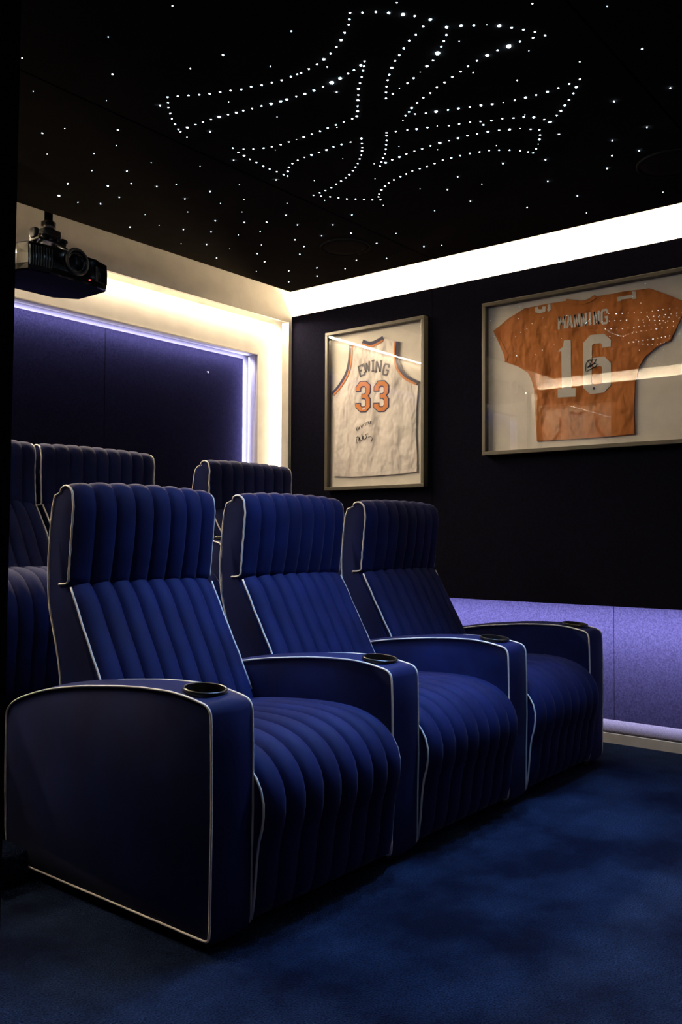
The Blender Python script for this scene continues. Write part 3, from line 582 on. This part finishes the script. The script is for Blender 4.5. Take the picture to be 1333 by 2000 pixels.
FRONT = dict(
    seat=[(.72, .43), (.60, .452), (.45, .472), (.265, .484), (.14, .482), (.06, .466), (.01, .440), (-.024, .405), (-.040, .370), (-.045, .335), (-.041, .29), (-.028, .245), (-.020, .18), (-.013, .10), (-.004, .045)],
    seat_back=[(.02, .033), (.72, .033)],
    back=[(.565, .40), (.61, .50), (.671, .615), (.715, .69), (.757, .761), (.797, .833), (.832, .875), (.868, .91), (.885, 1.0), (.888, 1.15)],
    back_back=[(.90, 1.15), (.89, 1.0), (.86, .88), (.80, .72), (.72, .58), (.66, .47), (.62, .40)],
    shell=[(.60, .40), (.68, .58), (.755, .73), (.84, .87), (.878, 1.0), (.882, 1.196), (.905, 1.192), (.925, 1.178), (.938, 1.13), (.948, 1.04), (.955, .945), (.947, .826), (.915, .726), (.880, .60), (.865, .45), (.86, .30), (.86, .06), (.60, .06)],
    rear_cord=[(.882, 1.199), (.905, 1.195), (.925, 1.181), (.938, 1.13), (.948, 1.04), (.955, .945), (.947, .826), (.915, .726), (.880, .60), (.865, .45), (.86, .30)],
    back_cord=[(.826, .885), (.797, .833), (.757, .761), (.715, .69), (.671, .615), (.61, .50)],
    head=[(.886, 1.199), (.878, 1.213), (.860, 1.2175), (.842, 1.215), (.826, 1.203), (.818, 1.18), (.815, 1.14), (.821, 1.08), (.829, 1.0), (.836, .93), (.838, .905), (.850, .896), (.884, .894)],
    head_back=[(.897, .93), (.902, 1.06), (.897, 1.18)], hb=.016, hc=.028)
REAR = dict(
    seat=[(.46, .45), (.33, .485), (.22, .503), (.12, .503), (.06, .488), (.02, .455), (-.01, .41), (-.02, .36), (-.021, .30), (-.012, .22), (-.008, .12), (0, .05)],
    seat_back=[(.02, .033), (.46, .033)],
    back=[(.25, .44), (.29, .52), (.33, .58), (.375, .664), (.43, .745), (.475, .785), (.51, .82), (.52, .90), (.522, .98)],
    back_back=[(.532, .98), (.53, .88), (.50, .78), (.44, .68), (.38, .58), (.33, .46)],
    shell=[(.31, .40), (.40, .58), (.46, .67), (.52, .78), (.535, .90), (.535, 1.028), (.56, 1.026), (.585, 1.01), (.60, .95), (.615, .85), (.61, .70), (.59, .55), (.57, .40), (.56, .06), (.31, .06)],
    rear_cord=[(.535, 1.031), (.56, 1.029), (.585, 1.012), (.60, .95), (.615, .85), (.61, .70), (.59, .55), (.57, .40)],
    back_cord=[(.462, .79), (.43, .745), (.375, .664), (.33, .58), (.29, .52)],
    head=[(.545, 1.03), (.535, 1.048), (.515, 1.053), (.495, 1.048), (.48, 1.03), (.474, .995), (.477, .936), (.470, .82), (.466, .797), (.478, .789), (.53, .788)],
    head_back=[(.545, .82), (.55, .92), (.55, 1.01)], hb=.012, hc=.016)
def make_recliner(P, x, y, z, width, nrib, arms, label, group, arm_depth=1.0):
    """x is the left side of the seat; arms = x offsets of this seat's arm rests"""
    root = empty('cinema_recliner', (x, y, z)); tag(root, label, 'recliner', group)
    w = width
    bm = bmesh.new(); F = rib_pad(bm, P['seat'], P['seat_back'], .004, w-.004, nrib, .019, .012)
    s = obj('seat', bm, 'velvet', root, True); s.data.set_sharp_from_angle(angle=math.radians(48))
    cord('piping', [[(.002, a, b) for a, b in F], [(w-.002, a, b) for a, b in F]], .0036, s)
    bm = bmesh.new(); rib_pad(bm, P['back'], P['back_back'], .010, w-.010, nrib, .019, .020, -1)
    b = obj('backrest', bm, 'velvet', root, True); b.data.set_sharp_from_angle(angle=math.radians(48))
    C = catmull([(a, c, 0) for a, c in P['back_cord']], 16)
    wob = lambda i: .0012*math.sin(i*1.7)
    cord('piping', [[(.004, q.x+wob(i), q.y) for i, q in enumerate(C)], [(w-.004, q.x+wob(i), q.y) for i, q in enumerate(C)]], .0036, b)
    bm = bmesh.new(); prism_x(bm, [(q.x, q.y) for q in (Vector(p) for p in P['shell'])], [(0.004, -.006), (.010, 0), (w-.010, 0), (w-.004, -.006)])
    sh = obj('back_shell', bm, 'velvet', root)
    C = catmull([(a, c, 0) for a, c in P['rear_cord']], 24)
    cord('piping', [[(.004, q.x, q.y) for q in C], [(w-.004, q.x, q.y) for q in C]], .0036, sh)
    bm = bmesh.new(); F = rib_pad(bm, P['head'], P['head_back'], .003, w-.003, nrib, P['hb'], P['hc'], 1, 34, True)
    h = obj('headrest', bm, 'velvet', root, True); h.data.set_sharp_from_angle(angle=math.radians(48))
    F = F + [(F[-1][0]+.004, F[-1][1]-.001)]
    cord('piping', [[(.002, a+wob(i), c) for i, (a, c) in enumerate(F)], [(w-.002, a+wob(i), c) for i, (a, c) in enumerate(F)]], .0038, h)
    for ax in arms:
        make_arm(root, ax, depth=arm_depth)
        for fy in (.06, .84*arm_depth):
            bm = bmesh.new(); box(bm, ax+.02, ax+.126, fy-.03, fy+.03, 0, .036, .004); obj('foot', bm, 'black', root)
    return root
PITCHX, X0 = .788, 1.553
g = 'front row of cinema recliners'
make_recliner(FRONT, X0+.1475, 1.66, 0, .628, 8, (-.1475,), 'nearest navy velvet recliner of the front row, its outer arm beside the aisle step', g)
make_recliner(FRONT, X0+.1475+PITCHX, 1.66, 0, .628, 8, (-.1475,), 'middle navy velvet recliner of the front row', g)
make_recliner(FRONT, X0+.1475+2*PITCHX, 1.66, 0, .628, 8, (-.1475, .634), 'farthest navy velvet recliner of the front row, next to the glowing right wall niche', g)
g = 'rear row of cinema recliners'
make_recliner(REAR, 1.528, 2.95, .40, .634, 10, (-.147,), 'rear row recliner at the far left, half hidden behind the door jamb', g, .78)
make_recliner(REAR, 2.188, 2.95, .40, .628, 9, (.634,), 'rear row recliner directly behind the nearest front recliner', g, .78)
make_recliner(REAR, 3.180, 2.95, .40, .645, 8, (-.147, .65), 'rear row recliner on the right, headrest against the bright corner light', g, .78)

# ------------------------------------------------------------------ framed jerseys
def wall_mat(Y0, Z0, face, sgn=-1):
    # local x = viewer's right along the wall, y = up, z = out from the wall
    return Matrix(((0, 0, -1, face), (-1, 0, 0, Y0), (0, 1, 0, Z0), (0, 0, 0, 1)))
def make_frame(W, H, mat, label, depth=.05):
    r = empty('picture_frame'); r.matrix_world = mat; tag(r, label, 'picture frame', 'framed jerseys')
    t = .022
    bm = bmesh.new()
    for b in ((0, W, 0, t), (0, W, H-t, H), (0, t, t, H-t), (W-t, W, t, H-t)): box(bm, b[0], b[1], b[2], b[3], .001, depth, .0025, 2)
    obj('moulding', bm, 'frame', r)
    bm = bmesh.new(); box(bm, t, W-t, t, H-t, .003, .013); obj('backing_board', bm, 'board', r)
    bm = bmesh.new(); vs_ = [bm.verts.new(p) for p in ((t, t, depth-.008), (W-t, t, depth-.008), (W-t, H-t, depth-.008), (t, H-t, depth-.008))]; bm.faces.new(vs_)
    obj('glass', bm, 'glass', r)
    return r
def garment(name, outline, mat_name, parent_matrix, label, du, dv, d0=.0135, d1=.0235):
    r = empty(name); r.matrix_world = parent_matrix; tag(r, label, 'jersey', 'framed jerseys on the wall')
    sh = [(u+du, v+dv) for u, v in outline]
    bm = bmesh.new(); plate(bm, sh, d0, d1)
    top = [f for f in bm.faces if all(abs(v.co.z-d1) < 1e-6 for v in f.verts)]
    bmesh.ops.bevel(bm, geom=[e for f in top for e in f.edges], offset=.005, segments=2, affect='EDGES')
    obj('body', bm, mat_name, r)
    return r
def sh(pts, du, dv): return [(u+du, v+dv) for u, v in pts]
def glyph(bm, strokes, c, sx, sy, rot, wd, d0, d1):
    for s in strokes:
        q = []
        for a, b in s:
            x, y = (a-.5)*sx, (b-.5)*sy
            q.append((c[0]+x*math.cos(rot)-y*math.sin(rot), c[1]+x*math.sin(rot)+y*math.cos(rot)))
        run = [q[0]]
        for k in range(1, len(q)):
            run.append(q[k])
            if k < len(q)-1:
                t1 = Vector((q[k][0]-q[k-1][0], q[k][1]-q[k-1][1])).normalized(); t2 = Vector((q[k+1][0]-q[k][0], q[k+1][1]-q[k][1])).normalized()
                if t1.dot(t2) < -.3: ribbon(bm, run, wd, d0, d1); run = [q[k]]      # sharp corner: a fresh stroke
        ribbon(bm, run, wd, d0, d1)
GLY = dict(E=[[(.1, 0), (.1, 1)], [(0, 1), (.9, 1), (.9, .8)], [(0, 0), (.95, 0), (.95, .22)], [(.1, .52), (.6, .52)]],
           W=[[(.02, 1), (.25, .04), (.5, .9), (.75, .04), (.98, 1)]],
           I=[[(.5, 0), (.5, 1)], [(.25, 1), (.75, 1)], [(.25, 0), (.75, 0)]],
           N=[[(.08, 0), (.08, 1), (.9, 0), (.9, 1)], [(-.1, 0), (.25, 0)], [(.7, 1), (1.08, 1)]],
           G=[[(.95, .72), (.95, .9), (.8, 1), (.2, 1), (.03, .85), (.03, .15), (.2, 0), (.8, 0), (.95, .12), (.95, .45), (.55, .45)]],
           M=[[(.05, 0), (.05, 1), (.5, .35), (.95, 1), (.95, 0)]],
           A=[[(.04, 0), (.46, 1)], [(.54, 1), (.96, 0)], [(.2, .3), (.8, .3)]])
FX = 4.4545
# tall frame with the white basketball jersey
Y1, Z1 = 3.658, 1.356
m1 = wall_mat(Y1, Z1, FX)
make_frame(.767, 1.028, m1, 'tall narrow metal frame with a white jersey, nearer the lit corner')
du, dv = Y1-3.655, 1.34-Z1
j = garment('sports_jersey', JERSEY_TANK, 'jersey_white', m1, 'white sleeveless jersey with number 33, in the tall narrow frame', du, dv)
D = .0236
bm = bmesh.new()
for A in (ARM_L, ARM_R, NECK): ribbon(bm, sh(catmull_uv(A), du, dv), .026, D, D+.0012)
obj('navy_binding', bm, 'navy', j)
bm = bmesh.new()
for A, s in ((ARM_L, .013), (ARM_R, -.013), (NECK, -.011)):
    q = sh(catmull_uv(A), du, dv)
    if A is NECK: q = [(u, v-.016) for u, v in q]
    else: q = [(u+s, v-.004) for u, v in q]
    ribbon(bm, q, .013, D+.0012, D+.002)
obj('orange_binding', bm, 'orange', j)
bm = bmesh.new()
gh = (GL_SIZE[0][1]-GL_SIZE[1][1])*.93; gw = (GL_SIZE[3][0]-GL_SIZE[2][0])*1.0
for ch, pos, rot, k in (('E', GL_E, .30, 1), ('W', GL_W, .17, 1.2), ('I', GL_I, .0, 1), ('N', GL_N, -.12, 1.05), ('G', GL_G, -.28, 1)):
    c = (pos[0][0]+du+{'E': -.006, 'W': .002}.get(ch, 0), pos[0][1]+dv)
    glyph(bm, GLY[ch], c, gw*k*.92, gh, rot, .0108, D, D+.0015)
obj('lettering', bm, 'greynavy', j)
for dgt in (DIGIT3, DIGIT3_B):
    q = sh(dgt, du, dv)
    bm = bmesh.new(); plate(bm, q, D, D+.0014); n_ = obj('number', bm, 'navy', j)
    bm = bmesh.new(); plate(bm, inset(q, .006), D+.0014, D+.0024); obj('number_face', bm, 'orange', n_)
bm = bmesh.new()
for s in SIG: tube(bm, [(u+du, v+dv, D+.001) for u, v in s], .0016, 5)
obj('signature', bm, 'ink', j)
bm = bmesh.new(); c = (THREE_LOW[5][0]+du+.02, THREE_LOW[5][1]+dv+.006)
plate(bm, [(c[0]-.008, c[1]-.006), (c[0]+.012, c[1]-.002), (c[0]+.012, c[1]+.006), (c[0]-.008, c[1]+.003)], D+.0024, D+.003)
obj('sticker', bm, 'silver', j)
bm = bmesh.new()                                                    # hem line
tube(bm, [(u+du, v+dv+.028, D-.0006) for u, v in JERSEY_TANK[16:21]], .0013, 5)
obj('hem_seam', bm, 'jersey_white', j)

# wide frame with the orange football jersey
Y2_, Z2_ = 2.498, 1.520
m2 = wall_mat(Y2_, Z2_, FX)
make_frame(1.168, .868, m2, 'wide metal frame with an orange jersey, cut by the right edge of the photo')
du, dv = Y2_-2.497, 1.5-Z2_
j = garment('sports_jersey', JERSEY_FOOT, 'jersey_orange', m2, 'orange short-sleeved football jersey with number 16, in the wide frame', du, dv)
bm = bmesh.new(); ribbon(bm, sh(catmull_uv(COLLAR), du, dv), .020, D-.001, D+.003); obj('collar', bm, 'jersey_orange', j)
bm = bmesh.new(); ribbon(bm, sh(CUFF_L, du+.012, dv), .004, D-.001, D+.0015); obj('sleeve_cuff', bm, 'jersey_orange', j)
bm = bmesh.new()
b0, b1, t0, t1 = NAMEBASE
adv = [('M', 0, .155), ('A', .175, .13), ('N', .325, .12), ('N', .465, .12), ('I', .60, .10), ('N', .715, .125), ('G', .868, .132)]
Wn = b1[0]-b0[0]
for ch, a, wd_ in adv:
    u = b0[0]+(a+wd_/2)*Wn; v0 = b0[1]+(b1[1]-b0[1])*a; v1 = t0[1]+(t1[1]-t0[1])*a
    st = GLY[ch] if ch not in 'IN' else ([[(.5, 0), (.5, 1)]] if ch == 'I' else [[(.08, 0), (.08, 1), (.9, 0), (.9, 1)]])
    glyph(bm, st, (u+du, (v0+v1)/2+dv), wd_*Wn*.86, (v1-v0)*.90, 0, .0112, D, D+.0015)
obj('lettering', bm, 'sash', j)
bm = bmesh.new(); plate(bm, sh(ONE, du, dv), D, D+.0018); obj('number', bm, 'sash', j)
bm = bmesh.new(); ribbon(bm, sh(SIX, du, dv), .047, D, D+.0018); obj('number', bm, 'sash', j)
bm = bmesh.new(); plate(bm, sh(SH_ONE, du, dv), D, D+.0016); obj('shoulder_number', bm, 'sash', j)
bm = bmesh.new(); ribbon(bm, sh(SH_SIX, du, dv), .020, D, D+.0016); ribbon(bm, sh(SH_SIX_B, du, dv), .016, D, D+.0016); obj('shoulder_number', bm, 'sash', j)
bm = bmesh.new()
for s in SIGB: tube(bm, [(u+du, v+dv, D+.003) for u, v in s], .0016, 5)
obj('signature', bm, 'ink', j)
bm = bmesh.new(); lathe(bm, [(.007, 0), (.007, .001)], 10, Matrix.Translation((SIX[6][0]+du+.012, SIX[6][1]+dv+.004, D+.0018))); obj('sticker', bm, 'navy', j)
bm = bmesh.new()                                                    # yoke, sleeve and side seams
for a, b in ((6, 7), (0, 1), (2, 3), (4, 5)):
    tube(bm, [(FOLDS[a][0]+du, FOLDS[a][1]+dv, D-.0008), (FOLDS[b][0]+du, FOLDS[b][1]+dv, D-.0008)], .0016, 5)
obj('seam', bm, 'jersey_orange', j)

# frame on the opposite wall, seen only in the glass of the wide frame
m3 = Matrix(((0, 0, 1, XL+.0005), (1, 0, 0, 3.20), (0, 1, 0, 1.356), (0, 0, 0, 1)))
make_frame(.767, 1.028, m3, 'tall metal frame on the left wall, seen as a reflection in the wide frame')
j = garment('sports_jersey', JERSEY_TANK, 'jersey_white', m3, 'pale sleeveless jersey on the left wall, seen as a reflection in the wide frame', 0, -.016)
bm = bmesh.new()
for A in (ARM_L, ARM_R, NECK): ribbon(bm, sh(catmull_uv(A), 0, -.016), .026, D, D+.0012)
obj('navy_binding', bm, 'navy', j)

# ------------------------------------------------------------------ projector
r = empty('projector', (2.302, 3.40, 2.2)); tag(r, 'glossy black ceiling projector with a round lens, hanging before the lit rear wall', 'projector')
def proj_loop(o=0):   # plan outline, front bowed, rear corners cut
    return [(-.205+o, .002+o), (-.10, -.010+o), (.02, -.012+o), (.15, -.004+o), (.218-o, .020+o), (.236-o, .05), (.236-o, .25), (.13, .335-o), (-.16, .335-o), (-.222+o, .26), (-.224+o, .06)]
bm = bmesh.new()
levels = [(.012, .0), (.004, .006), (0, .03), (0, .075), (.002, .118), (.012, .127)]
rings = []
for o_, z in levels: rings.append([bm.verts.new((x, y, z)) for x, y in proj_loop(o_)])
for a, b in zip(rings, rings[1:]):
    for k in range(len(a)): bm.faces.new((a[k], a[(k+1) % len(a)], b[(k+1) % len(a)], b[k]))
bm.faces.new(rings[0][::-1]); bm.faces.new(rings[-1])
obj('body', bm, 'gloss', r)
bm = bmesh.new()
LM = Matrix.Translation((.028, -.009, .083)) @ Matrix.Rotation(math.pi/2, 4, 'X')
lathe(bm, [(.050, -.01), (.060, -.008), (.062, .010), (.058, .016), (.050, .016), (.046, .010), (.046, -.01)], 40, LM)
obj('lens_ring', bm, 'black', r, True)
bm = bmesh.new(); lathe(bm, [(.046, -.012), (.046, .004), (.038, .004), (.036, -.002), (.030, .000), (.015, .002), (.001, .0025)], 40, LM); obj('lens', bm, 'lens', r, True)
bm = bmesh.new()
for k in range(9): box(bm, -.200+k*.0125, -.196+k*.0125, -.012+(8-k)*.0011-.002, .01, .022, .108)
obj('left_vent', bm, 'black', r)
bm = bmesh.new()
for k in range(6): box(bm, .135+k*.010, .139+k*.010, -.008+k*.0036, .03, .022, .09)
obj('right_vent', bm, 'black', r)
bm = bmesh.new(); box(bm, .100, .1045, -.0118, -.005, .018, .0215); obj('power_led', bm, 'led_red', r)
mt = empty('projector_mount', (2.364, 3.665, 2.332)); tag(mt, 'black ceiling pole and bracket carrying the projector', 'projector mount')
bm = bmesh.new(); lathe(bm, [(.019, .17), (.019, .537)], 20); obj('pole', bm, 'groove', mt, True)
bm = bmesh.new(); lathe(bm, [(.05, .531), (.05, .5375)], 24); obj('ceiling_plate', bm, 'groove', mt, True)
bm = bmesh.new(); lathe(bm, [(.03, .16), (.034, .165), (.034, .20), (.024, .205)], 20); obj('collar', bm, 'metal', mt, True)
bm = bmesh.new(); box(bm, -.075, .075, -.04, .04, .10, .125, .006); box(bm, -.045, .05, -.035, .035, .125, .165, .010); box(bm, -.088, -.062, -.022, .022, .11, .155, .006); box(bm, .055, .080, -.03, .03, .085, .135, .006)
obj('bracket', bm, 'metal', mt)
for sx, sy in ((-.11, -.06), (.09, -.06), (-.11, .05), (.09, .05)):
    bm = bmesh.new(); tube(bm, [(sx*.4, sy*.4, .10), (sx*.8, sy, .07), (sx, sy, .03), (sx, sy, 0)], .009, 8); obj('arm', bm, 'black', mt, True)
for k in range(4):
    bm = bmesh.new(); lathe(bm, [(.009, 0), (.009, .016)], 10, Matrix.Translation((-.06+k*.04, -.04, .112)) @ Matrix.Rotation(math.pi/2, 4, 'X')); obj('bolt', bm, 'metal', mt)
bm = bmesh.new(); box(bm, -.16, -.05, -.12, -.02, .0, .03, .008); obj('foot_pad', bm, 'black', mt)

bm = bmesh.new(); lathe(bm, [(.006, 0), (.006, .004), (.003, .006)], 12, Matrix.Translation((3.8755, Y2, 2.110)) @ Matrix.Rotation(math.pi/2, 4, 'X'))
tag(obj('wall_sensor', bm, 'silver'), 'tiny silver sensor dot on the navy rear panel', 'sensor')
